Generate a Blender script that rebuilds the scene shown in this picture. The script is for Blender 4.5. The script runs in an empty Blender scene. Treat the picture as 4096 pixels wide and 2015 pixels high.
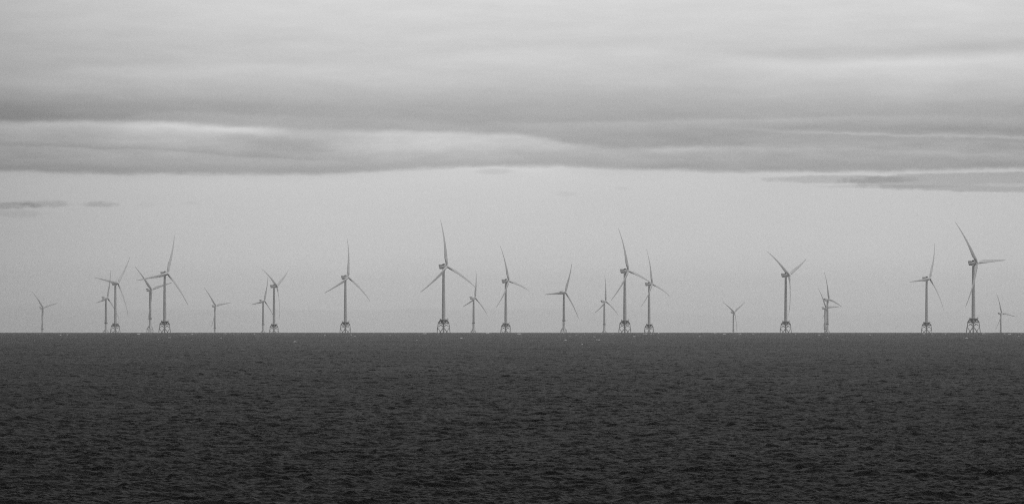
import bpy, bmesh, math, random
import numpy as np
from mathutils import Matrix, Vector

sc = bpy.context.scene
COL = sc.collection
R = math.radians
random.seed(4)

# ------------------------------------------------------------------ camera, exposure
EYE = 15.0                       # metres above the water
REFF = 7433e3                    # earth radius with ordinary refraction
PXA = 36.0 / 300.0 / 4096.0      # angle of one photograph pixel
LEVEL = 1262.0                   # photograph row that lies level with the eye
cam_d = bpy.data.cameras.new("camera")
cam = bpy.data.objects.new("camera", cam_d)
COL.objects.link(cam)
cam_d.lens = 300.0
cam_d.sensor_width = 36.0
cam_d.clip_start = 1.0
cam_d.clip_end = 200000.0
cam.location = (0, 0, EYE)
cam.rotation_euler = (math.pi / 2 + math.atan((LEVEL - 1007.5) * PXA), 0, 0)
sc.camera = cam
sc.view_settings.view_transform = 'Standard'
sc.view_settings.look = 'None'
sc.view_settings.exposure = 0.0
sc.view_settings.gamma = 1.0
sc.view_settings.use_curve_mapping = False
sc.cycles.use_denoising = False
sc.cycles.filter_width = 1.1
sc.cycles.max_bounces = 6
sc.cycles.volume_bounces = 1
sc.cycles.sample_clamp_direct = 1.5
sc.cycles.sample_clamp_indirect = 1.0
sc.cycles.transparent_max_bounces = 8


# ------------------------------------------------------------------ node helpers
class G:
    """small helper that writes math nodes into a node tree"""
    def __init__(self, nt):
        self.nt = nt

    def new(self, t, **kw):
        n = self.nt.nodes.new(t)
        for k, v in kw.items():
            setattr(n, k, v)
        return n

    def put(self, sock, v):
        if isinstance(v, bpy.types.NodeSocket):
            self.nt.links.new(v, sock)
        else:
            sock.default_value = v

    def m(self, op, a, b=0.0, c=None, clamp=False):
        n = self.new('ShaderNodeMath', operation=op)
        n.use_clamp = clamp
        self.put(n.inputs[0], a)
        self.put(n.inputs[1], b)
        if c is not None:
            self.put(n.inputs[2], c)
        return n.outputs[0]

    def add(self, a, b): return self.m('ADD', a, b)
    def sub(self, a, b): return self.m('SUBTRACT', a, b)
    def mul(self, a, b): return self.m('MULTIPLY', a, b)

    def curve(self, x01, pts, lo, hi):
        """smooth curve through pts (x in 0..1, y in lo..hi)"""
        n = self.new('ShaderNodeFloatCurve')
        cu = n.mapping.curves[0]
        while len(cu.points) > 2:
            cu.points.remove(cu.points[1])
        p = [(x, (y - lo) / (hi - lo)) for x, y in pts]
        cu.points[0].location = p[0]
        cu.points[1].location = p[-1]
        for q in p[1:-1]:
            cu.points.new(*q)
        for q in cu.points:
            q.handle_type = 'AUTO_CLAMPED'
        n.mapping.use_clip = False
        n.mapping.extend = 'HORIZONTAL'
        n.mapping.update()
        self.put(n.inputs['Value'], x01)
        return self.m('MULTIPLY_ADD', n.outputs[0], hi - lo, lo)

    def noise(self, vec, scale, detail=3.0, rough=0.5):
        n = self.new('ShaderNodeTexNoise')
        n.noise_dimensions = '3D'
        self.put(n.inputs['Vector'], vec)
        n.inputs['Scale'].default_value = scale
        n.inputs['Detail'].default_value = detail
        n.inputs['Roughness'].default_value = rough
        return n.outputs[0]

    def vec(self, x, y, z=0.0):
        n = self.new('ShaderNodeCombineXYZ')
        self.put(n.inputs[0], x)
        self.put(n.inputs[1], y)
        self.put(n.inputs[2], z)
        return n.outputs[0]


# ------------------------------------------------------------------ world: layered overcast sky
SUN_EL, SUN_AZ = R(38), R(115)     # azimuth clockwise from the view direction (+Y)
W = bpy.data.worlds.new("World")
sc.world = W
W.use_nodes = True
nt = W.node_tree
nt.nodes.clear()
g = G(nt)
tc = g.new('ShaderNodeTexCoord')
sep = g.new('ShaderNodeSeparateXYZ')
nt.links.new(tc.outputs['Generated'], sep.inputs[0])
dx, dy, dz = sep.outputs
hor = g.m('SQRT', g.add(g.mul(dx, dx), g.mul(dy, dy)))
el = g.m('ARCTAN2', dz, hor)
az = g.m('ARCTAN2', dx, dy)
K = 4096.0
U = g.m('MULTIPLY_ADD', az, 1.0 / PXA / K, 0.5)              # 0..1 over the 6.9 degrees ahead
Yr = g.m('MULTIPLY_ADD', el, -1.0 / PXA, LEVEL)              # rows of 0.0017 degree, growing downwards
# gentle warp so that no cloud edge is a drawn curve
st = g.vec(g.mul(U, 14.0), g.mul(Yr, 0.011), 0.0)
n1 = g.noise(st, 1.0, 4.0, 0.55)
st2 = g.vec(g.mul(U, 42.0), g.mul(Yr, 0.03), 3.7)
n2 = g.noise(st2, 1.0, 4.0, 0.6)
st3 = g.vec(g.mul(U, 120.0), g.mul(Yr, 0.05), 1.2)
n3 = g.noise(st3, 1.0, 4.0, 0.6)
warp = g.add(g.add(g.mul(g.sub(n1, 0.5), 30.0), g.mul(g.sub(n2, 0.5), 15.0)), g.mul(g.sub(n3, 0.5), 7.0))
Y = g.add(Yr, warp)


def P(*pts):
    return [(x / 4096.0, y) for x, y in pts]


def smooth(d, w):
    """0 above the edge, 1 below it, over w rows"""
    n = g.new('ShaderNodeMapRange', interpolation_type='SMOOTHSTEP')
    g.put(n.inputs['Value'], d)
    n.inputs['From Min'].default_value = -w / 2
    n.inputs['From Max'].default_value = w / 2
    return n.outputs[0]


def profile(y, pts, span):
    return g.curve(g.m('DIVIDE', y, span), [(a / span, b) for a, b in pts], 100.0, 240.0)


def band(centre, amp, up, down):
    """a streak: falls off over `up` rows above its centre line and `down` rows below"""
    d = g.sub(Y, centre)
    a = g.m('DIVIDE', g.m('MAXIMUM', d, 0.0), down)
    b = g.m('DIVIDE', g.m('MAXIMUM', g.mul(d, -1.0), 0.0), up)
    e = g.m('EXPONENT', g.mul(g.add(g.mul(a, a), g.mul(b, b)), -1.0))
    return g.mul(e, amp)


def edge(centre, amp, up, down):
    """a lit edge: sharp above, long decay below"""
    d = g.sub(Y, centre)
    e = g.m('EXPONENT', g.mul(g.m('MAXIMUM', d, 0.0), -1.0 / down))
    return g.mul(g.mul(e, smooth(d, up)), amp)


def cv(lo, hi, *pts):
    return g.curve(U, P(*pts), lo, hi)


B3 = cv(600, 760, (0, 685), (500, 692), (1100, 700), (1450, 688), (1700, 676), (2050, 662), (2350, 666), (2600, 680),
        (2850, 686), (3300, 686), (4096, 676))
upper = profile(Y, [(0, 217), (90, 212), (200, 203), (300, 196), (370, 186), (430, 174), (480, 168), (540, 168), (700, 168)], 700.0)
low = profile(Y, [(640, 202), (800, 202), (900, 202), (1000, 202), (1120, 197), (1250, 188), (1330, 182)], 1330.0)
deck = smooth(g.sub(Y, B3), 24.0)
lum = g.add(g.mul(upper, g.sub(1.0, deck)), g.mul(low, deck))
feats = []
# soft lit step high in the deck
feats.append(edge(cv(180, 340, (0, 300), (700, 268), (1300, 262), (2048, 205), (2700, 192), (3200, 246), (4096, 218)),
                  cv(-20, 40, (0, 6), (700, 12), (1300, 9), (2048, 12), (2700, 8), (3200, 17), (3700, 22), (4096, 19)), 58.0, 95.0))
feats.append(band(cv(100, 260, (0, 180), (2700, 205), (3400, 205), (3900, 185), (4096, 180)),
                  cv(-20, 20, (0, 0), (2500, 0), (2800, -5), (3300, -5), (3900, -9), (4096, -9)), 22.0, 24.0))
# darkest belt of the deck
feats.append(band(cv(300, 600, (0, 455), (1000, 440), (2000, 430), (3000, 430), (4096, 470)),
                  cv(-40, 20, (0, -12), (600, -8), (1400, -4), (3000, -1), (4096, -4)), 70.0, 60.0))
# bright edge and lit lower deck at left and centre
feats.append(edge(cv(450, 620, (0, 486), (500, 492), (800, 499), (1000, 510), (1150, 522), (1500, 527), (2000, 534), (2150, 552),
                     (2350, 578), (2700, 586), (4096, 590)),
                  cv(-10, 60, (0, 38), (300, 34), (650, 38), (900, 36), (1100, 26), (1300, 24), (1600, 32), (2000, 36), (2150, 32),
                     (2400, 16), (2800, 10), (3100, 3), (4096, 0)), 30.0, 115.0))
feats.append(band(cv(450, 620, (0, 496), (500, 498), (800, 506), (1000, 514), (1200, 526), (4096, 540)),
                  cv(-10, 40, (0, 6), (400, 11), (700, 17), (950, 17), (1100, 8), (1300, 0), (4096, 0)), 16.0, 26.0))
feats.append(edge(cv(440, 520, (0, 500), (500, 470), (700, 452), (1000, 462), (1500, 474), (2048, 494), (4096, 490)),
                  cv(-10, 30, (0, 0), (400, 0), (640, 14), (900, 14), (1500, 7), (2048, 7), (2500, 0), (4096, 0)), 26.0, 60.0))
feats.append(band(cv(520, 640, (0, 580), (1500, 590), (1800, 585), (2100, 590), (4096, 590)),
                  cv(-10, 20, (0, 0), (1250, 0), (1600, 12), (1900, 8), (2200, 0), (4096, 0)), 36.0, 26.0))
# thin dark line at left
feats.append(band(cv(540, 680, (0, 584), (250, 584), (450, 592), (700, 602), (900, 620), (1150, 632), (1500, 640), (4096, 640)),
                  cv(-30, 10, (0, -10), (200, -14), (450, -11), (700, -9), (900, -11), (1150, -10), (1350, -3), (1500, 0), (4096, 0)), 18.0, 5.0))
feats.append(band(cv(540, 680, (0, 570), (900, 570), (1100, 575), (4096, 570)),
                  cv(-30, 10, (0, 0), (700, 0), (1000, -12), (1180, -14), (1400, 0), (4096, 0)), 30.0, 40.0))
# dark lower rim of the deck
feats.append(band(cv(600, 720, (0, 672), (1100, 682), (1500, 672), (2000, 646), (2700, 668), (4096, 664)),
                  cv(-40, 10, (0, -11), (500, -11), (1300, -11), (1700, -7), (2000, -8), (2700, -12), (3300, -8), (4096, -10)), 24.0, 30.0))
# streaks at right
feats.append(band(cv(440, 560, (0, 500), (2048, 497), (2700, 492), (3300, 474), (3700, 470), (4096, 478)),
                  cv(-20, 30, (0, 0), (1900, 0), (2300, 7), (2900, 10), (3600, 8), (4096, 6)), 9.0, 16.0))
feats.append(band(cv(480, 580, (0, 520), (2700, 512), (3100, 524), (3400, 535), (3800, 544), (4096, 556)),
                  cv(-20, 30, (0, 0), (2700, 0), (3100, 9), (3500, 15), (3800, 16), (4096, 14)), 8.0, 6.0))
feats.append(band(cv(480, 640, (0, 520), (2700, 545), (3300, 506), (3800, 518), (4096, 528)),
                  cv(-20, 30, (0, 0), (2200, 0), (2600, -5), (3200, -8), (3800, -12), (4096, -14)), 18.0, 18.0))
feats.append(band(cv(560, 680, (0, 600), (2700, 596), (3200, 596), (3600, 610), (4096, 622)),
                  cv(-20, 30, (0, 0), (2500, 0), (2750, 12), (3200, 7), (3700, 9), (4096, 3)), 9.0, 14.0))
feats.append(band(cv(560, 680, (0, 600), (2300, 580), (2700, 576), (3200, 570), (4096, 590)),
                  cv(-20, 30, (0, 0), (2150, 0), (2500, -6), (2800, -8), (3200, -3), (3600, 0), (4096, -6)), 26.0, 14.0))
# bright slit under the deck
feats.append(band(cv(650, 720, (0, 705), (1800, 672), (2300, 676), (2900, 696), (3300, 690), (3600, 686), (4096, 684)),
                  cv(-20, 30, (0, 0), (1650, 0), (1900, 5), (2500, 2), (3000, 4), (3450, 10), (3700, 6), (4096, 3)), 7.0, 10.0))


def patch(u0, u1, y0, y1, amp, soft, rag):
    """one small separate cloud: an uneven lens between two azimuths"""
    cx, hx, cy, hy = (u0 + u1) / 2, (u1 - u0) / 2, (y0 + y1) / 2, (y1 - y0) / 2
    a = g.mul(g.sub(g.mul(U, K), cx), 1.0 / hx)
    b = g.mul(g.sub(Yr, cy), 1.0 / hy)
    r2 = g.add(g.mul(a, a), g.mul(b, b))
    nn = g.noise(g.vec(g.mul(U, 75.0), g.mul(Yr, 0.05), cx * 0.01), 1.0, 6.0, 0.68)
    r2 = g.add(r2, g.mul(g.sub(nn, 0.5), rag))
    n = g.new('ShaderNodeMapRange', interpolation_type='SMOOTHSTEP')
    g.put(n.inputs['Value'], r2)
    n.inputs['From Min'].default_value = 1.0
    n.inputs['From Max'].default_value = 1.0 - soft
    return g.mul(n.outputs[0], amp)


feats.append(patch(-160, 200, 806, 840, -24.0, 0.9, 2.6))
feats.append(patch(40, 310, 798, 834, -21.0, 1.0, 2.2))
feats.append(patch(310, 490, 802, 834, -21.0, 1.0, 2.0))
feats.append(patch(-60, 210, 836, 876, -10.0, 1.0, 2.2))
feats.append(patch(540, 630, 806, 832, -5.0, 1.0, 1.4))
feats.append(patch(730, 810, 804, 820, -5.0, 1.0, 1.2))
feats.append(patch(3300, 5000, 684, 774, -27.0, 0.4, 0.8))
feats.append(patch(3000, 3720, 698, 738, -20.0, 0.7, 1.2))
feats.append(patch(3200, 3900, 738, 756, -10.0, 0.9, 1.2))
feats.append(patch(3860, 4300, 730, 752, 12.0, 0.9, 1.8))
feats.append(patch(1880, 2070, 670, 702, -11.0, 0.9, 1.5))
feats.append(patch(2450, 2520, 744, 764, -6.0, 1.0, 1.2))
feats.append(patch(2200, 2330, 764, 788, -6.0, 1.0, 1.6))
# faint far bank low over the water
feats.append(g.mul(smooth(g.sub(Y, cv(1180, 1300, (0, 1225), (700, 1238), (1500, 1236), (2300, 1238), (3000, 1260), (4096, 1240))), 20.0),
                   cv(-20, 10, (0, -3), (900, -6), (1700, -6), (2300, -5), (3200, -3), (4096, -4))))
for f in feats:
    lum = g.add(lum, f)
# fine streaks and soft mottling inside the deck
fine = g.noise(g.vec(g.mul(U, 11.0), g.mul(Yr, 0.017), 8.1), 1.0, 6.0, 0.6)
lum = g.add(lum, g.mul(g.sub(fine, 0.5), g.m('MULTIPLY_ADD', deck, -17.0, 22.0)))
wisp = g.noise(g.vec(g.mul(U, 26.0), g.mul(Yr, 0.034), 5.3), 1.0, 6.0, 0.62)
lum = g.add(lum, g.mul(g.sub(wisp, 0.5), band(cv(400, 700, (0, 590), (4096, 600)), 30.0, 110.0, 70.0)))
# the left of the view is a little dimmer
lum = g.add(lum, cv(-50, 10, (0, -30), (250, -21), (500, -14), (900, -6), (1500, 0), (3500, 0), (4096, -4)))
# higher overhead the overcast is brighter
lum = g.add(lum, g.m('MULTIPLY', g.m('MAXIMUM', g.sub(el, R(2.2)), 0.0), 22.0))
lin = g.m('POWER', g.m('DIVIDE', lum, 255.0), 2.233)
sky = g.new('ShaderNodeTexSky')
sky.sky_type = 'NISHITA'
sky.sun_disc = False
sky.sun_elevation = SUN_EL
sky.sun_rotation = SUN_AZ
bw = g.new('ShaderNodeRGBToBW')
nt.links.new(sky.outputs[0], bw.inputs[0])
# a thin share of clear sky behind a thick cloud sheet; Background strength 0.1
cl = g.add(g.mul(lin, 9.55), g.mul(g.m('MINIMUM', bw.outputs[0], 12.0), 0.045))
comb = g.new('ShaderNodeCombineColor')
for i in range(3):
    nt.links.new(cl, comb.inputs[i])
bg = g.new('ShaderNodeBackground')
nt.links.new(comb.outputs[0], bg.inputs[0])
bg.inputs[1].default_value = 0.10
wo = g.new('ShaderNodeOutputWorld')
nt.links.new(bg.outputs[0], wo.inputs[0])
W.cycles.sampling_method = 'MANUAL'
W.cycles.sample_map_resolution = 512

sun_d = bpy.data.lights.new("sun", 'SUN')
sun_d.energy = 1.0
sun_d.angle = R(45)
sun_d.color = (1.0, 1.0, 1.0)
sun = bpy.data.objects.new("sun", sun_d)
COL.objects.link(sun)
sd = Vector((math.sin(SUN_AZ) * math.cos(SUN_EL), math.cos(SUN_AZ) * math.cos(SUN_EL), math.sin(SUN_EL)))
sun.rotation_euler = sd.to_track_quat('Z', 'Y').to_euler()
sun.location = (0, -50, 150)

# ------------------------------------------------------------------ sea: a curved sheet with wind waves
rng = np.random.default_rng(11)
NW = 200
LAM = np.exp(np.linspace(math.log(0.5), math.log(28.0), NW)) * (1 + 0.06 * rng.standard_normal(NW))
WDIR = R(138)                                   # the waves run to the left and away
TH = WDIR + R(38) * rng.standard_normal(NW)
KK = 2 * math.pi / LAM
KX, KY = KK * np.cos(TH), KK * np.sin(TH)
SLOPE = 0.045 * np.where(LAM > 1.5, (1.5 / LAM) ** 0.64, 1.0)
AMP = SLOPE / KK * (0.5 + rng.random(NW))
PH = rng.random(NW) * 2 * math.pi


def wave(x, y, spacing):
    """height and horizontal shift of the water at x, y"""
    h = np.zeros(x.shape)
    sx = np.zeros(x.shape)
    sy = np.zeros(x.shape)
    for i in range(NW):
        f = np.clip((LAM[i] / spacing - 1.2) / 1.4, 0, 1)
        live = np.where(f.max(axis=1) > 0)[0] if f.ndim == 2 else None
        if live is not None:
            if len(live) == 0:
                continue
            a, b = live[0], live[-1] + 1
            q = KX[i] * x[a:b] + KY[i] * y[a:b] + PH[i]
            A = AMP[i] * f[a:b]
            h[a:b] += A * np.cos(q)
            s = A * np.sin(q)
            sx[a:b] -= s * KX[i] / KK[i]
            sy[a:b] -= s * KY[i] / KK[i]
        else:
            q = KX[i] * x + KY[i] * y + PH[i]
            h += AMP[i] * f * np.cos(q)
    return h, sx, sy


radii = [0.5, 4, 10, 20, 35, 60, 90, 130, 180, 240, 300, 350, 400, 440, 480, 510, 540, 560, 580, 595, 605]
while radii[-1] < 16000:
    r_ = radii[-1]
    radii.append(r_ + 0.26 * (r_ / 700.0) ** 1.25)
while radii[-1] < 44000:
    radii.append(radii[-1] * 1.02)
radii = np.array(radii)
fine_a = np.arange(-R(4.4), R(4.4), 0.00022)
mid_a = np.arange(R(4.4), R(14), 0.0028)
far_a = np.radians(np.linspace(14, 180, 52))
azs = np.concatenate([-far_a[::-1][1:], -mid_a[::-1], fine_a, mid_a, far_a[:-1]])
azs = np.unique(np.round(azs, 8))
NR, NA = len(radii), len(azs)
vx = np.empty((NR, NA)); vy = np.empty((NR, NA)); vz = np.empty((NR, NA))
da = np.gradient(azs)
CH = 200
for i0 in range(0, NR, CH):
    rr = radii[i0:i0 + CH][:, None]
    x = rr * np.sin(azs)[None, :]
    y = rr * np.cos(azs)[None, :]
    dr = np.gradient(radii)[i0:i0 + CH][:, None]
    sp = np.maximum(np.minimum(dr, 9.0) * 0.42, rr * da[None, :])
    h, sx, sy = wave(x, y, sp)
    vx[i0:i0 + CH] = x + sx
    vy[i0:i0 + CH] = y + sy
    vz[i0:i0 + CH] = h - rr ** 2 / (2 * REFF)
me = bpy.data.meshes.new("sea")
co = np.stack([vx, vy, vz], -1).reshape(-1, 3).astype(np.float32)
ii = np.arange(NR - 1)[:, None] * NA
jj = np.arange(NA)[None, :]
jn = (jj + 1) % NA
quads = np.stack([ii + jj, ii + NA + jj, ii + NA + jn, ii + jn], -1)[..., ::-1].reshape(-1, 4).astype(np.int32)
nq = len(quads)
me.vertices.add(len(co))
me.vertices.foreach_set("co", co.ravel())
me.loops.add(nq * 4)
me.loops.foreach_set("vertex_index", quads.ravel())
me.polygons.add(nq)
me.polygons.foreach_set("loop_start", np.arange(nq, dtype=np.int32) * 4)
me.polygons.foreach_set("loop_total", np.full(nq, 4, dtype=np.int32))
me.polygons.foreach_set("use_smooth", np.ones(nq, dtype=bool))
me.update(calc_edges=True)
sea = bpy.data.objects.new("sea", me)
sea["kind"] = "structure"
COL.objects.link(sea)
del co, quads, vx, vy, vz


def material(name):
    m = bpy.data.materials.new(name)
    m.use_nodes = True
    t = m.node_tree
    return m, G(t), t.nodes["Principled BSDF"]


def grey(v):
    return (v, v, v, 1.0)


water, gw, bs = material("sea_water")
gw.nt.nodes.remove(bs)
geo = gw.new('ShaderNodeNewGeometry')
mp = gw.new('ShaderNodeMapping')
mp.inputs['Rotation'].default_value = (0, 0, -WDIR)
mp.inputs['Scale'].default_value = (1.0, 0.45, 1.0)
gw.nt.links.new(geo.outputs['Position'], mp.inputs['Vector'])
r1 = gw.noise(mp.outputs[0], 1.8, 5.0, 0.65)
bump = gw.new('ShaderNodeBump')
bump.inputs['Strength'].default_value = 0.6
bump.inputs['Distance'].default_value = 0.2
gw.nt.links.new(r1, bump.inputs['Height'])
fr = gw.new('ShaderNodeFresnel')
fr.inputs['IOR'].default_value = 1.33
gw.nt.links.new(bump.outputs[0], fr.inputs['Normal'])
# rough open water never turns into a mirror: its facets always tilt, so the reflectance levels off
gust = gw.new('ShaderNodeMapping')
gust.inputs['Scale'].default_value = (0.011, 0.0028, 1.0)
gw.nt.links.new(geo.outputs['Position'], gust.inputs['Vector'])
gn = gw.noise(gust.outputs[0], 1.0, 4.0, 0.6)
refl = gw.mul(gw.m('POWER', fr.outputs[0], 1.75), gw.m('MULTIPLY_ADD', gw.sub(gn, 0.5), 0.12, 0.166))
dif = gw.new('ShaderNodeBsdfDiffuse')
dif.inputs['Color'].default_value = grey(0.004)
gls = gw.new('ShaderNodeBsdfGlossy')
gls.inputs['Color'].default_value = grey(1.0)
gls.inputs['Roughness'].default_value = 0.14
gw.nt.links.new(bump.outputs[0], gls.inputs['Normal'])
mixs = gw.new('ShaderNodeMixShader')
gw.nt.links.new(refl, mixs.inputs[0])
gw.nt.links.new(dif.outputs[0], mixs.inputs[1])
gw.nt.links.new(gls.outputs[0], mixs.inputs[2])
gw.nt.links.new(mixs.outputs[0], gw.nt.nodes["Material Output"].inputs['Surface'])
me.materials.append(water)


# ------------------------------------------------------------------ materials of the turbines
def paint(name, base, rough, dirt):
    m, q, b = material(name)
    gm = q.new('ShaderNodeTexCoord')
    mp_ = q.new('ShaderNodeMapping')
    mp_.inputs['Scale'].default_value = (1.0, 1.0, 0.15)
    q.nt.links.new(gm.outputs['Object'], mp_.inputs[0])
    n_ = q.noise(mp_.outputs[0], 0.6, 5.0, 0.6)
    v = q.m('MULTIPLY_ADD', q.sub(n_, 0.5), dirt, base)
    c_ = q.new('ShaderNodeCombineColor')
    for k in range(3):
        q.nt.links.new(v, c_.inputs[k])
    q.nt.links.new(c_.outputs[0], b.inputs['Base Color'])
    b.inputs['Roughness'].default_value = rough
    return m


M_WHITE = paint("pale_grey_paint", 0.6, 0.45, 0.10)
M_BLADE = paint("blade_gelcoat", 0.42, 0.38, 0.06)
M_TOWER = paint("tower_paint", 0.34, 0.5, 0.10)
M_TOWER2 = paint("column_paint", 0.25, 0.5, 0.10)
M_BLADE2 = paint("matt_blade_gelcoat", 0.27, 0.45, 0.06)
M_STEEL = paint("jacket_coating", 0.23, 0.6, 0.12)
M_DARK = paint("dark_coating", 0.15, 0.6, 0.05)
M_COOL = paint("cooler_mesh", 0.03, 0.7, 0.02)
M_PALE = paint("pale_base_coating", 0.42, 0.55, 0.12)
M_GREY = paint("grey_panel", 0.46, 0.5, 0.06)


# ------------------------------------------------------------------ mesh helpers
def tube(bm, p0, p1, r0, r1=None, n=12, caps=True):
    r1 = r0 if r1 is None else r1
    p0, p1 = Vector(p0), Vector(p1)
    d = (p1 - p0).normalized()
    a = d.orthogonal().normalized()
    b = d.cross(a)
    ra, rb = [], []
    for i in range(n):
        t = 2 * math.pi * i / n
        o = a * math.cos(t) + b * math.sin(t)
        ra.append(bm.verts.new(p0 + o * r0))
        rb.append(bm.verts.new(p1 + o * r1))
    for i in range(n):
        f = bm.faces.new((ra[i], ra[(i + 1) % n], rb[(i + 1) % n], rb[i]))
        f.smooth = True
    if caps:
        bm.faces.new(ra[::-1])
        bm.faces.new(rb)


def lathe(bm, axis_pts, n=24, M=None):
    """rings (position along local X, radius) revolved round X"""
    rings = []
    for x, r in axis_pts:
        ring = []
        for i in range(n):
            t = 2 * math.pi * i / n
            v = Vector((x, r * math.cos(t), r * math.sin(t)))
            ring.append(bm.verts.new(M @ v if M else v))
        rings.append(ring)
    for A, B in zip(rings, rings[1:]):
        for i in range(n):
            f = bm.faces.new((A[i], A[(i + 1) % n], B[(i + 1) % n], B[i]))
            f.smooth = True
    bm.faces.new(rings[0][::-1])
    bm.faces.new(rings[-1])


def prism(bm, poly, y0, y1, M=None):
    """polygon in X,Z pulled from y0 to y1"""
    a = [Vector((x, y0, z)) for x, z in poly]
    b = [Vector((x, y1, z)) for x, z in poly]
    a = [bm.verts.new(M @ v if M else v) for v in a]
    b = [bm.verts.new(M @ v if M else v) for v in b]
    n = len(poly)
    for i in range(n):
        bm.faces.new((a[i], a[(i + 1) % n], b[(i + 1) % n], b[i]))
    bm.faces.new(a[::-1])
    bm.faces.new(b)


def box(bm, lo, hi, M=None):
    prism(bm, [(lo[0], lo[2]), (hi[0], lo[2]), (hi[0], hi[2]), (lo[0], hi[2])], lo[1], hi[1], M)


def holed_plate(bm, outer, hole_c, hole_r, y0, y1, M, n=20):
    """plate in X,Z with a round hole: ring of quads from the hole to the outline"""
    def ray(t):
        dx_, dz_ = math.cos(t), math.sin(t)
        best = None
        m_ = len(outer)
        for i in range(m_):
            (xa, za), (xb, zb) = outer[i], outer[(i + 1) % m_]
            ex, ez = xb - xa, zb - za
            den = dx_ * ez - dz_ * ex
            if abs(den) < 1e-9:
                continue
            s = ((xa - hole_c[0]) * ez - (za - hole_c[1]) * ex) / den
            u = ((xa - hole_c[0]) * dz_ - (za - hole_c[1]) * dx_) / den
            if s > 0 and -1e-6 <= u <= 1 + 1e-6 and (best is None or s < best):
                best = s
        return best
    ts = [2 * math.pi * i / n for i in range(n)]
    ts += [math.atan2(z - hole_c[1], x - hole_c[0]) % (2 * math.pi) for x, z in outer]
    ts = sorted(set(round(t, 6) for t in ts))
    rows = []
    for t in ts:
        s = ray(t)
        pi_ = (hole_c[0] + hole_r * math.cos(t), hole_c[1] + hole_r * math.sin(t))
        po = (hole_c[0] + s * math.cos(t), hole_c[1] + s * math.sin(t))
        rows.append([bm.verts.new(M @ Vector((p[0], y, p[1]))) for p, y in ((pi_, y0), (po, y0), (po, y1), (pi_, y1))])
    for A, B in zip(rows, rows[1:] + rows[:1]):
        for k in range(4):
            bm.faces.new((A[k], B[k], B[(k + 1) % 4], A[(k + 1) % 4]))


def finish(name, bm, mat, parent=None, bevel=0.0):
    bmesh.ops.recalc_face_normals(bm, faces=bm.faces[:])
    if bevel:
        bmesh.ops.bevel(bm, geom=[e for e in bm.edges if len(e.link_faces) == 2 and e.calc_face_angle(0) > 0.6],
                        offset=bevel, segments=2, affect='EDGES', profile=0.5)
    m = bpy.data.meshes.new(name)
    bm.to_mesh(m)
    bm.free()
    m.set_sharp_from_angle(angle=R(40))
    m.materials.append(mat)
    o = bpy.data.objects.new(name, m)
    COL.objects.link(o)
    if parent is not None:
        o.parent = parent
    return o


def Rz(a):
    return Matrix.Rotation(a, 4, 'Z')


def empty(name):
    o = bpy.data.objects.new(name, None)
    COL.objects.link(o)
    o.empty_display_size = 10
    return o


# ------------------------------------------------------------------ rotor parts (local X points upwind along the shaft)
def blade_bm(Rt, chord, cone, flex):
    """blade along local Z from the hub; X is upwind, Y the direction the blade moves in"""
    bm = bmesh.new()
    S, N = 34, 18
    rings = []
    for i in range(S + 1):
        u = i / S
        r = 2.0 + (Rt - 2.0) * u
        q = r / Rt
        root = 1.0 - min(1.0, max(0.0, (q - 0.035) / 0.17))
        root = root * root * (3 - 2 * root)
        c = np.interp(q, [0, 0.05, 0.12, 0.2, 0.26, 0.4, 0.6, 0.8, 0.92, 0.975, 1.0],
                      [0.60, 0.62, 0.84, 1.0, 0.98, 0.78, 0.55, 0.38, 0.28, 0.20, 0.05]) * chord
        tc_ = np.interp(q, [0, 0.05, 0.2, 0.3, 0.5, 1.0], [1.0, 1.0, 0.46, 0.34, 0.24, 0.18])
        tw = R(np.interp(q, [0, 0.15, 0.3, 0.5, 0.8, 1.0], [17, 16, 11, 6, 2, 0])) + R(2)
        ax = cone * q - flex * q ** 2.5
        ring = []
        for k in range(N):
            t = 2 * math.pi * k / N
            s = 0.5 * (1 - math.cos(t))                  # 0 leading edge .. 1 trailing edge
            yt = 2.6 * (0.2969 * math.sqrt(max(s, 0)) - 0.126 * s - 0.3516 * s * s + 0.2843 * s ** 3 - 0.1015 * s ** 4) * 2
            thick = tc_ * c * 0.5 * yt * (1 if t < math.pi else -0.75)
            ya, xa = (0.30 - s) * c, thick
            yc, xc = 0.5 * c * math.cos(t), 0.5 * c * math.sin(t)
            yy = ya * (1 - root) + yc * root
            xx = xa * (1 - root) + xc * root
            Y_ = yy * math.cos(tw) - xx * math.sin(tw)
            X_ = yy * math.sin(tw) + xx * math.cos(tw)
            ring.append(bm.verts.new((ax + X_, Y_, r)))
        rings.append(ring)
    for A, B in zip(rings, rings[1:]):
        for k in range(N):
            f = bm.faces.new((A[k], A[(k + 1) % N], B[(k + 1) % N], B[k]))
            f.smooth = True
    bm.faces.new(rings[0][::-1])
    bm.faces.new(rings[-1])
    return bm


def make_hub(name, scale, parent):
    bm = bmesh.new()
    lathe(bm, [(-2.6 * scale, 2.2 * scale), (-1.8 * scale, 2.5 * scale), (0.6 * scale, 2.55 * scale), (1.9 * scale, 2.3 * scale),
               (2.7 * scale, 1.9 * scale), (3.0 * scale, 1.2 * scale), (3.05 * scale, 0.2)], 28)
    for k in range(3):
        a = k * 2 * math.pi / 3
        d = Vector((0, math.sin(a), math.cos(a)))
        tube(bm, d * 1.2 * scale, d * 2.9 * scale, 1.75 * scale, 1.65 * scale, 20)
    return finish(name, bm, M_WHITE, parent)


TILT = R(6)
ROT = R(49)


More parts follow.
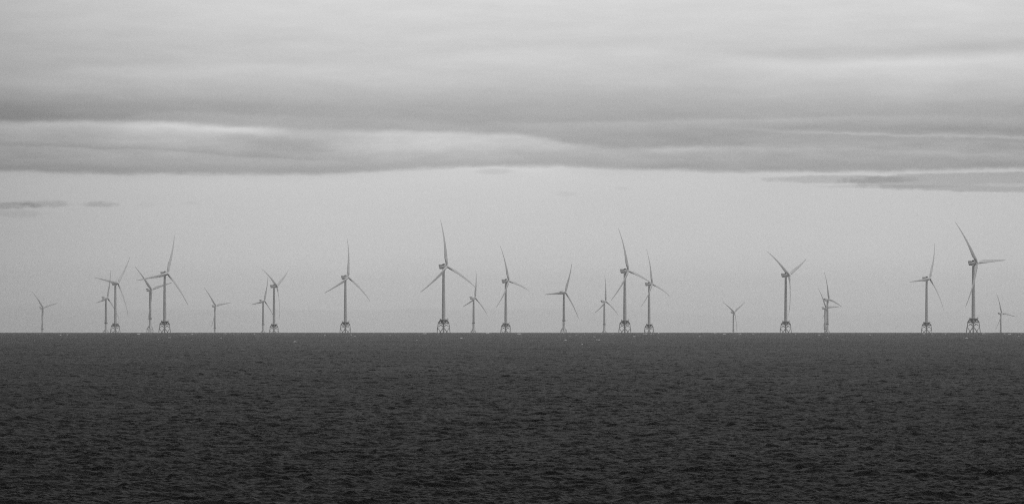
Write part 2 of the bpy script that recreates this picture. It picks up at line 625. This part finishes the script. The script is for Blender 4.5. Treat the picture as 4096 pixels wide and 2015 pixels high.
# ---- kind one: four-legged dark lattice base, drum nacelle with a railed landing deck
def make_lattice_turbine():
    root = empty("wind_turbine")

    def leg_r(z):
        return 8.8 + (15.2 - z) * 0.118

    dirs = [Vector((math.cos(ROT + k * math.pi / 2), math.sin(ROT + k * math.pi / 2), 0)) for k in range(4)]
    dirs = [Rz(R(-45)) @ Vector((math.cos(R(45) + ROT - R(49) + R(4) + k * math.pi / 2),
                                 math.sin(R(45) + ROT - R(49) + R(4) + k * math.pi / 2), 0)) for k in range(4)]

    def lp(k, z):
        return dirs[k % 4] * leg_r(z) + Vector((0, 0, z))
    for k in range(4):
        bm = bmesh.new()
        tube(bm, lp(k, -12), lp(k, 15.4), 0.62, 0.58, 14)
        finish("leg", bm, M_STEEL, root)
    for k in range(4):
        for za, zb in ((15.0, 9.0), (8.3, -7.5)):
            bm = bmesh.new()
            tube(bm, lp(k, za), lp(k + 1, zb), 0.36, n=10)
            tube(bm, lp(k, zb), lp(k + 1, za), 0.355, n=10)
            finish("cross_brace", bm, M_STEEL, root)
    # transition piece: a stub column and four tapered webs, each with a round opening
    bm = bmesh.new()
    tube(bm, (0, 0, 14.9), (0, 0, 20.3), 3.25, n=28)
    outer = [(2.9, 14.95), (9.3, 14.95), (9.45, 16.0), (6.1, 20.35), (2.9, 20.35)]
    for k in range(4):
        a = math.atan2(dirs[k].y, dirs[k].x)
        holed_plate(bm, outer, (5.35, 17.0), 0.82, -0.75, 0.75, Rz(a))
    finish("transition_piece", bm, M_DARK, root)
    # working platform with handrail and posts
    bm = bmesh.new()
    c = Vector((0.9, 0, 0))
    ring = [c + Vector((6.9 * math.cos(t), 6.9 * math.sin(t), 0)) for t in [2 * math.pi * i / 16 for i in range(16)]]
    lo = [bm.verts.new(p + Vector((0, 0, 20.38))) for p in ring]
    hi = [bm.verts.new(p + Vector((0, 0, 20.85))) for p in ring]
    bm.faces.new(lo[::-1]); bm.faces.new(hi)
    for i in range(16):
        bm.faces.new((lo[i], lo[(i + 1) % 16], hi[(i + 1) % 16], hi[i]))
    deck_o = finish("platform", bm, M_DARK, root)
    bm = bmesh.new()
    for i in range(16):
        a_, b_ = ring[i], ring[(i + 1) % 16]
        for z in (21.4, 22.1):
            tube(bm, a_ * 0.985 + Vector((0, 0, z)), b_ * 0.985 + Vector((0, 0, z)), 0.09, n=6)
        tube(bm, a_ * 0.985 + Vector((0, 0, 20.85)), a_ * 0.985 + Vector((0, 0, 22.15)), 0.1, n=6)
        p = (a_ + b_) * 0.5 * 0.985
        tube(bm, p + Vector((0, 0, 20.85)), p + Vector((0, 0, 22.12)), 0.08, n=6)
    finish("railing", bm, M_STEEL, deck_o)
    bm = bmesh.new()
    box(bm, (-6.2, -1.2, 20.853), (-4.7, 1.2, 22.6))
    finish("equipment_cabinet", bm, M_DARK, deck_o, 0.08)
    bm = bmesh.new()
    tube(bm, (6.2, -1.5, 20.8), (6.2, -1.5, 23.9), 0.22, 0.18, 10)
    tube(bm, (6.2, -1.5, 23.8), (8.0, -2.4, 24.6), 0.16, 0.1, 8)
    finish("davit_crane", bm, M_STEEL, root)
    # boat landing down the left leg
    bm = bmesh.new()
    d = dirs[2]
    s = Vector((-d.y, d.x, 0))
    for q in (-0.9, 0.9):
        p0 = d * (leg_r(-6) + 0.2) + s * q
        tube(bm, Vector((p0.x, p0.y, -6)), Vector((p0.x, p0.y, 8.4)) - d * 1.2, 0.24, n=8)
    for z in (0.5, 3.5, 6.5):
        pz = d * (leg_r(-6) + 0.2 - 1.2 * (z + 6) / 14.4) + Vector((0, 0, z))
        tube(bm, pz - s * 0.9, pz + s * 0.9, 0.13, n=8)
        tube(bm, pz, lp(2, z), 0.16, n=8)
    finish("boat_landing", bm, M_STEEL, root)
    bm = bmesh.new()
    for q in (-1.2, 0.3):
        tube(bm, (q, 1.6, -10), (q * 0.8, 1.2, 14.95), 0.3, n=8)
    finish("cable_tube", bm, M_STEEL, root)
    # tower in flanged sections
    bm = bmesh.new()
    zs = [20.86, 46.0, 74.0, 103.2]
    rs = [2.98, 2.78, 2.42, 1.98]
    for i in range(3):
        tube(bm, (0, 0, zs[i]), (0, 0, zs[i + 1]), rs[i], rs[i + 1], 36)
    for z, r in zip(zs[1:3], rs[1:3]):
        tube(bm, (0, 0, z - 0.12), (0, 0, z + 0.12), r + 0.05, n=36)
    tw = finish("tower", bm, M_TOWER, root)
    bm = bmesh.new()
    box(bm, (-0.55, -3.08, 20.9), (0.55, -2.85, 23.2))
    finish("door", bm, M_GREY, tw, 0.05)
    # nacelle: generator drum, body, landing deck, cooler
    bm = bmesh.new()
    lathe(bm, [(-2.7, 2.1), (-3.1, 3.0), (-3.6, 3.25), (-5.9, 3.25), (-6.4, 3.05), (-7.2, 2.95), (-12.0, 2.9), (-15.0, 2.8),
               (-15.5, 2.6), (-15.7, 2.2)], 32)
    tube(bm, (-7.6, 0, -4.3), (-7.6, 0, -1.0), 2.3, 2.4, 28)
    nac = finish("nacelle", bm, M_WHITE, root)
    bm = bmesh.new()
    prism(bm, [(-15.9, 1.2), (-15.9, 4.75), (-8.6, 4.1), (-8.2, 1.2)], -2.7, 2.7)
    finish("landing_deck", bm, M_GREY, nac, 0.12)
    bm = bmesh.new()
    prism(bm, [(-8.0, 2.4), (-8.0, 4.95), (-5.6, 4.95), (-4.9, 3.9), (-4.9, 2.4)], -2.0, 2.0)
    finish("cooler", bm, M_COOL, nac, 0.1)
    for q, zt in ((1.9, 7.0), (-1.9, 6.4)):
        bm = bmesh.new()
        tube(bm, (-15.2, q, 4.6), (-15.2, q, zt), 0.07, n=6)
        finish("wind_mast", bm, M_GREY, nac)
    make_hub("hub", 1.0, root)
    b0 = finish("blade", blade_bm(77.0, 5.9, 6.2, 9.2), M_BLADE, root)
    for k in range(2):
        b = b0.copy(); COL.objects.link(b); b.parent = root
    return root


# ---- kind two: pale tubular base on three legs, box nacelle with a flat cooler on its tail
def make_tripod_turbine():
    root = empty("wind_turbine")
    ang = [R(155), R(35), R(-85)]

    def lp(k, z):
        r = 8.7 + (8.4 - z) * 0.10
        return Vector((r * math.cos(ang[k % 3]), r * math.sin(ang[k % 3]), z))
    for k in range(3):
        bm = bmesh.new()
        tube(bm, lp(k, -40), lp(k, 8.9), 0.85, 0.8, 14)
        finish("leg", bm, M_PALE, root)
        for za, zb in ((8.2, -6.0), (-6.6, -24.0)):
            bm = bmesh.new()
            tube(bm, lp(k, za), lp(k + 1, zb), 0.42, n=10)
            tube(bm, lp(k, zb), lp(k + 1, za), 0.415, n=10)
            finish("cross_brace", bm, M_PALE, root)
    bm = bmesh.new()
    tube(bm, (0, 0, 7.6), (0, 0, 16.2), 2.4, 3.25, 28)
    for k in range(3):
        a = ang[k]
        prism(bm, [(2.2, 16.0), (3.4, 16.0), (9.2, 9.4), (9.2, 7.7), (7.9, 7.7), (2.2, 13.0)], -0.9, 0.9, Rz(a))
        tube(bm, lp(k, 8.0), lp(k + 1, 8.0), 0.62, n=12)
    finish("transition_piece", bm, M_PALE, root)
    bm = bmesh.new()
    tube(bm, (0, 0, 16.1), (0, 0, 33.6), 3.25, 3.2, 32)
    finish("base_column", bm, M_PALE, root)
    bm = bmesh.new()
    tube(bm, (0, 0, 33.55), (0, 0, 34.0), 4.5, n=24)
    for i in range(6):
        a = i * math.pi / 3
        prism(bm, [(3.1, 33.5), (4.3, 33.5), (3.1, 31.8)], -0.15, 0.15, Rz(a))
    pf = finish("platform", bm, M_DARK, root)
    bm = bmesh.new()
    for i in range(16):
        t0, t1 = 2 * math.pi * i / 16, 2 * math.pi * (i + 1) / 16
        p0 = Vector((4.4 * math.cos(t0), 4.4 * math.sin(t0), 0))
        p1 = Vector((4.4 * math.cos(t1), 4.4 * math.sin(t1), 0))
        for z in (34.7, 35.3):
            tube(bm, p0 + Vector((0, 0, z)), p1 + Vector((0, 0, z)), 0.12, n=6)
        tube(bm, p0 + Vector((0, 0, 34.0)), p0 + Vector((0, 0, 35.35)), 0.13, n=6)
    finish("railing", bm, M_DARK, pf)
    for i in range(3):
        bm = bmesh.new()
        box(bm, (3.3, -0.7, 34.003), (4.2, 0.7, 36.0), Rz(R(20) + i * 2 * math.pi / 3))
        finish("equipment_cabinet", bm, M_DARK, pf, 0.05)
    bm = bmesh.new()
    zs = [34.0, 56.0, 80.0, 103.0]
    rs = [3.2, 3.0, 2.75, 2.4]
    for i in range(3):
        tube(bm, (0, 0, zs[i]), (0, 0, zs[i + 1]), rs[i], rs[i + 1], 32)
    tw = finish("tower", bm, M_TOWER2, root)
    # nacelle body
    bm = bmesh.new()
    secs = [(-2.4, 1.9, -1.9, 1.9), (-3.4, 3.0, -3.3, 2.3), (-5.5, 3.6, -3.8, 2.6), (-12.5, 3.6, -3.9, 2.4), (-15.0, 3.3, -3.0, 1.9),
            (-15.6, 3.0, -1.6, 1.3)]
    rings = []
    for x, hw, zl, zh in secs:
        ring = []
        for k in range(20):
            t = 2 * math.pi * k / 20
            cx, sz = math.cos(t), math.sin(t)
            e = 0.45
            px = math.copysign(abs(cx) ** e, cx) * hw
            pz = math.copysign(abs(sz) ** e, sz)
            ring.append(bm.verts.new((x, px, (zh + zl) / 2 + pz * (zh - zl) / 2)))
        rings.append(ring)
    for A, B in zip(rings, rings[1:]):
        for k in range(20):
            bm.faces.new((A[k], A[(k + 1) % 20], B[(k + 1) % 20], B[k])).smooth = True
    bm.faces.new(rings[0][::-1]); bm.faces.new(rings[-1])
    tube(bm, (-5.0, 0, -5.4), (-5.0, 0, -2.6), 2.3, n=24)
    nac = finish("nacelle", bm, M_WHITE, root)
    bm = bmesh.new()
    prism(bm, [(-16.4, 2.6), (-16.4, 4.3), (-11.0, 4.1), (-10.4, 2.6)], -4.0, 4.0)
    prism(bm, [(-15.6, 1.6), (-15.6, 2.7), (-12.5, 2.7), (-12.5, 1.6)], -2.6, 2.6)
    finish("cooler", bm, M_DARK, nac, 0.12)
    make_hub("hub", 0.98, root)
    b0 = finish("blade", blade_bm(82.0, 6.8, 7.6, 7.9), M_BLADE2, root)
    for k in range(2):
        b = b0.copy(); COL.objects.link(b); b.parent = root
    return root


def copy_tree(o, parent=None):
    c = o.copy()
    COL.objects.link(c)
    if parent is not None:
        c.parent = parent
    for ch in list(o.children):
        copy_tree(ch, c)
    return c


# kind, hub column and row in the photograph, distance, yaw, blade azimuth, tip bend, hub height, base shift, label
TUR = [
    ('m', 173.6, 1230.3, 30814, 50.59, 77.63, -0.07, 107.9, -3.5,
     "leftmost wind turbine, faint and alone, two blades raised in a wide V"),
    ('m', 430.1, 1190.8, 23710, 65.35, 19.79, -2.89, 102.6, -1.6,
     "hazy upright-bladed wind turbine partly hidden behind the leftmost one on a dark lattice base"),
    ('b', 472.0, 1132.4, 18250, 51.16, 39.61, 2.14, 106.9, 0,
     "leftmost wind turbine on a dark lattice base, one blade lying across its own nacelle"),
    ('m', 606.2, 1158.0, 22061, 49.07, 76.81, -0.19, 115.2, 6,
     "pale wind turbine on a white tripod base, raised blade crossed by a taller turbine's blade"),
    ('b', 670.1, 1093.7, 15501, 44.85, 20.66, 3.13, 107.8, 0,
     "tallest wind turbine in the left third, its left blade crossing a paler turbine's blade"),
    ('m', 863.4, 1223.0, 30134, 48.49, 81.72, 1.39, 110.9, -2,
     "faint small wind turbine alone between the left cluster and the next pair, blades in V"),
    ('m', 1057.9, 1202.5, 26210, 58.47, 21.45, -0.98, 107.2, 0,
     "hazy wind turbine with upright blade, just left of a lattice-based one with V blades"),
    ('b', 1108.0, 1144.1, 19304, 64.51, 61.13, 1.73, 107.0, 0,
     "lattice-based wind turbine with two raised V blades, just right of a paler upright-bladed one"),
    ('b', 1393.3, 1108.6, 16517, 49.83, 6.80, 2.99, 107.8, 0,
     "lattice-based wind turbine left of centre standing alone, blades like an even upside-down Y"),
    ('b', 1788.0, 1065.2, 13873, 47.21, 117.00, 3.00, 108.1, 0,
     "tall central wind turbine whose upright blade tip reaches highest in the whole photo"),
    ('m', 1900.4, 1190.6, 24480, 59.92, 11.63, -1.33, 106.8, 0,
     "small hazy wind turbine whose upright blade meets the tall central turbine's right blade tip"),
    ('b', 2035.7, 1123.6, 17365, 56.49, 105.03, 1.70, 105.9, 0,
     "lattice-based wind turbine at mid photo, lower blade crossing its tower, touching no neighbour"),
    ('m', 2261.5, 1168.5, 21758, 50.03, 26.17, 1.04, 106.7, 0,
     "pale wind turbine on a white three-legged base, one blade pointing level left"),
    ('m', 2422.9, 1204.1, 26111, 58.54, 3.98, -1.17, 105.5, 0,
     "small hazy wind turbine beside the lower left blade tip of a tall lattice-based one"),
    ('b', 2513.6, 1082.9, 14829, 53.61, 107.83, 2.30, 107.8, 0,
     "tall lattice-based wind turbine whose right blade tip reaches its neighbour's hub"),
    ('b', 2608.7, 1135.4, 18255, 59.90, 110.51, -0.42, 105.4, 0,
     "lattice-based wind turbine whose hub the taller left neighbour's blade tip reaches"),
    ('m', 2937.2, 1247.9, 34538, 49.01, 59.28, -3.91, 109.9, 0,
     "very faint small wind turbine alone in a wide gap, third blade hanging to the sea"),
    ('b', 3156.7, 1099.6, 15887, 54.77, 66.08, 4.56, 107.8, 0,
     "lattice-based wind turbine with two raised V blades, standing alone right of the wide gap"),
    ('m', 3315.8, 1196.8, 24862, 61.37, 107.10, -2.37, 104.4, -1.5,
     "higher and nearer of two hazy wind turbines whose towers almost touch"),
    ('m', 3304.8, 1230.9, 29412, 54.94, 87.64, -1.57, 100.4, -6.5,
     "lower and farther of two hazy wind turbines whose towers almost touch"),
    ('b', 3719.6, 1113.7, 16819, 55.99, 25.02, 1.44, 107.3, 0,
     "lattice-based wind turbine left of the biggest one at right, one blade nearly level left"),
    ('b', 3909.0, 1050.6, 13243, 48.48, 86.55, 3.62, 109.0, 0,
     "biggest wind turbine at right, one blade level right, one raised left"),
    ('m', 4007.2, 1252.6, 32285, 48.35, 100.19, -3.81, 94.4, -12.5,
     "rightmost wind turbine, small and faint at the photo edge beside the biggest one"),
]
GROUP = {'b': "wind turbines on dark four-legged lattice bases", 'm': "hazier wind turbines on pale tubular bases"}
proto = {}
DEF = {'b': 3.0, 'm': 0.3}
OVER = {'b': 7.6, 'm': 5.0}
RT = {'b': 77.0, 'm': 82.0}
for kind, hx, hy, D, yaw, azm, bend, hubh, shift, label in TUR:
    if kind not in proto:
        proto[kind] = make_lattice_turbine() if kind == 'b' else make_tripod_turbine()
        t = proto[kind]
    else:
        t = copy_tree(proto[kind])
    # hub position in the world
    ax_ = (hx - 2048.0) * PXA
    up_ = (LEVEL - hy) * PXA
    hub = Vector((D * ax_, D, EYE + D * up_))
    th = R(yaw)
    nh = Vector((math.sin(th), -math.cos(th), 0))
    base = hub - nh * OVER[kind]
    drop = -(base.x ** 2 + base.y ** 2) / (2 * REFF)
    nominal = 107.4 if kind == 'b' else 107.0
    if kind == 'b':
        dzb = (hub.z - drop) - nominal
    else:
        dzb = shift
    t.location = (base.x, base.y, drop + dzb)
    t.rotation_euler = (0, 0, math.atan2(-base.x, base.y))
    t["label"] = label
    t["category"] = "wind turbine"
    t["group"] = GROUP[kind]
    root_inv = (Matrix.Translation(t.location) @ t.rotation_euler.to_matrix().to_4x4()).inverted()
    # shaft frame: X upwind and tilted up, Y level, Z up
    n = Vector((math.sin(th) * math.cos(TILT), -math.cos(th) * math.cos(TILT), math.sin(TILT)))
    rdir = Vector((math.cos(th), math.sin(th), 0))
    up = n.cross(rdir)
    F = Matrix(((n.x, rdir.x, up.x, hub.x), (n.y, rdir.y, up.y, hub.y), (n.z, rdir.z, up.z, hub.z), (0, 0, 0, 1)))
    nb = 0
    for ch in t.children:
        nm = ch.name.split('.')[0]
        if nm in ("hub",):
            ch.matrix_local = root_inv @ F @ Matrix.Rotation(-R(azm), 4, 'X')
        elif nm == "nacelle":
            ch.matrix_local = root_inv @ F
        elif nm == "blade":
            a = R(azm) + nb * 2 * math.pi / 3
            tip = math.atan2(bend - DEF[kind], RT[kind])
            ch.matrix_local = root_inv @ F @ Matrix.Rotation(-a, 4, 'X') @ Matrix.Rotation(-tip, 4, 'Y')
            nb += 1
        elif nm == "tower" and kind == 'm':
            top = (hub.z - drop - dzb) - 4.0
            s = (top - 34.0) / (103.0 - 34.0)
            ch.scale = (1, 1, s)
            ch.location = (0, 0, 34.0 * (1 - s))

# ------------------------------------------------------------------ breaking crests: white water riding on the waves
foam_mat, gf, fb = material("white_water")
fb.inputs['Base Color'].default_value = grey(0.55)
fb.inputs['Roughness'].default_value = 0.8
FO = [(159, 1338, 8), (242, 1341, 7), (269, 1339, 12), (554, 1336, 14), (678, 1351, 11), (767, 1336, 8), (770, 1336, 9), (901, 1335, 14),
      (935, 1338, 8), (952, 1338, 7), (981, 1338, 8), (1018, 1338, 8), (1699, 1335, 19), (1754, 1334, 6), (1950, 1334, 16), (2076, 1336, 18),
      (1845, 1355, 11), (2580, 1336, 19), (2604, 1337, 6), (2614, 1336, 5), (2635, 1334, 8), (2323, 1346, 9), (2338, 1339, 9), (2376, 1347, 7),
      (2407, 1337, 4), (2453, 1335, 7), (2491, 1355, 8), (2537, 1347, 12), (2262, 1361, 10), (2380, 1362, 8), (2388, 1359, 9), (2396, 1361, 7), (2329, 1378, 7), (2338, 1379, 8), (2351, 1377, 6), (2358, 1389, 7),
      (2632, 1351, 6), (2306, 1341, 8), (2862, 1334, 14), (2898, 1336, 13), (2960, 1338, 12), (3012, 1337, 5), (2938, 1353, 9),
      (3227, 1334, 11), (3277, 1341, 8), (3313, 1351, 8), (3630, 1337, 6), (3695, 1335, 11), (3728, 1335, 9), (3935, 1335, 17),
      (4018, 1335, 7), (4038, 1338, 13), (3866, 1353, 11), (1560, 1343, 8), (1300, 1340, 9), (3480, 1340, 8), (1180, 1368, 14)]
rf = random.Random(21)
for _ in range(30):
    FO.append((rf.uniform(0, 4096), 1333.5 + abs(rf.gauss(0, 14)), rf.uniform(3, 8)))
bm = bmesh.new()
for fx, fy, fw in FO:
    ang = (fy - LEVEL) * PXA                   # below level
    disc = max(0.0, ang * ang - 2 * EYE / REFF)
    D = REFF * (ang - math.sqrt(disc))
    D = min(D, 12300.0)
    cx = (fx - 2048.0) * PXA * D
    wid = fw * PXA * D
    dep = wid * rf.uniform(0.18, 0.35) + 0.8
    hgt = {26: 2.6, 32: 1.7}.get(fw, 1.6 if fw < 10 else 2.2) * PXA * D
    n_, m_ = 14, 6
    skew = rf.uniform(-0.35, 0.35)
    gx = np.zeros((n_ + 1, m_ + 1)); gy = np.zeros((n_ + 1, m_ + 1))
    for i in range(n_ + 1):
        for j in range(m_ + 1):
            u, v = i / n_ * 2 - 1, j / m_ * 2 - 1
            edge_ = (1 - abs(u) ** 2.2) ** 0.6
            gx[i, j] = cx + u * wid / 2
            gy[i, j] = D + v * dep / 2 * edge_ + skew * u * wid * 0.5 + math.sin(i * 1.7 + fx) * 0.15 * dep
    hh, _, _ = wave(gx, gy, np.full(gx.shape, max(0.6, D / 1500.0)))
    rows = []
    for i in range(n_ + 1):
        row = []
        for j in range(m_ + 1):
            u, v = i / n_ * 2 - 1, j / m_ * 2 - 1
            dome = max(0.0, (1 - u * u)) ** 0.5 * max(0.0, 1 - v * v)
            z = hh[i, j] - (gx[i, j] ** 2 + gy[i, j] ** 2) / (2 * REFF) + 0.15 + hgt * dome * rf.uniform(0.35, 1.2)
            row.append(bm.verts.new((gx[i, j], gy[i, j], z)))
        rows.append(row)
    for i in range(n_):
        for j in range(m_):
            bm.faces.new((rows[i][j], rows[i + 1][j], rows[i + 1][j + 1], rows[i][j + 1])).smooth = True
fo = finish("sea_foam", bm, foam_mat)
fo["kind"] = "stuff"
fo["label"] = "scattered white flecks of foam on breaking waves near the horizon"
fo["category"] = "sea foam"

# ------------------------------------------------------------------ haze
bm = bmesh.new()
box(bm, (-46000, -46000, -160.0), (46000, 46000, 205.0))
hm = bpy.data.materials.new("sea_haze")
hm.use_nodes = True
hn = hm.node_tree
hn.nodes.clear()
pv = hn.nodes.new('ShaderNodeVolumePrincipled')
pv.inputs['Color'].default_value = (0.96, 0.96, 0.96, 1)
pv.inputs['Density'].default_value = 1.2e-5
pv.inputs['Anisotropy'].default_value = 0.25
ho = hn.nodes.new('ShaderNodeOutputMaterial')
hn.links.new(pv.outputs[0], ho.inputs['Volume'])
haze = finish("haze", bm, hm)
haze["kind"] = "stuff"
haze["label"] = "pale sea haze that fades the far turbines"
haze["category"] = "haze"
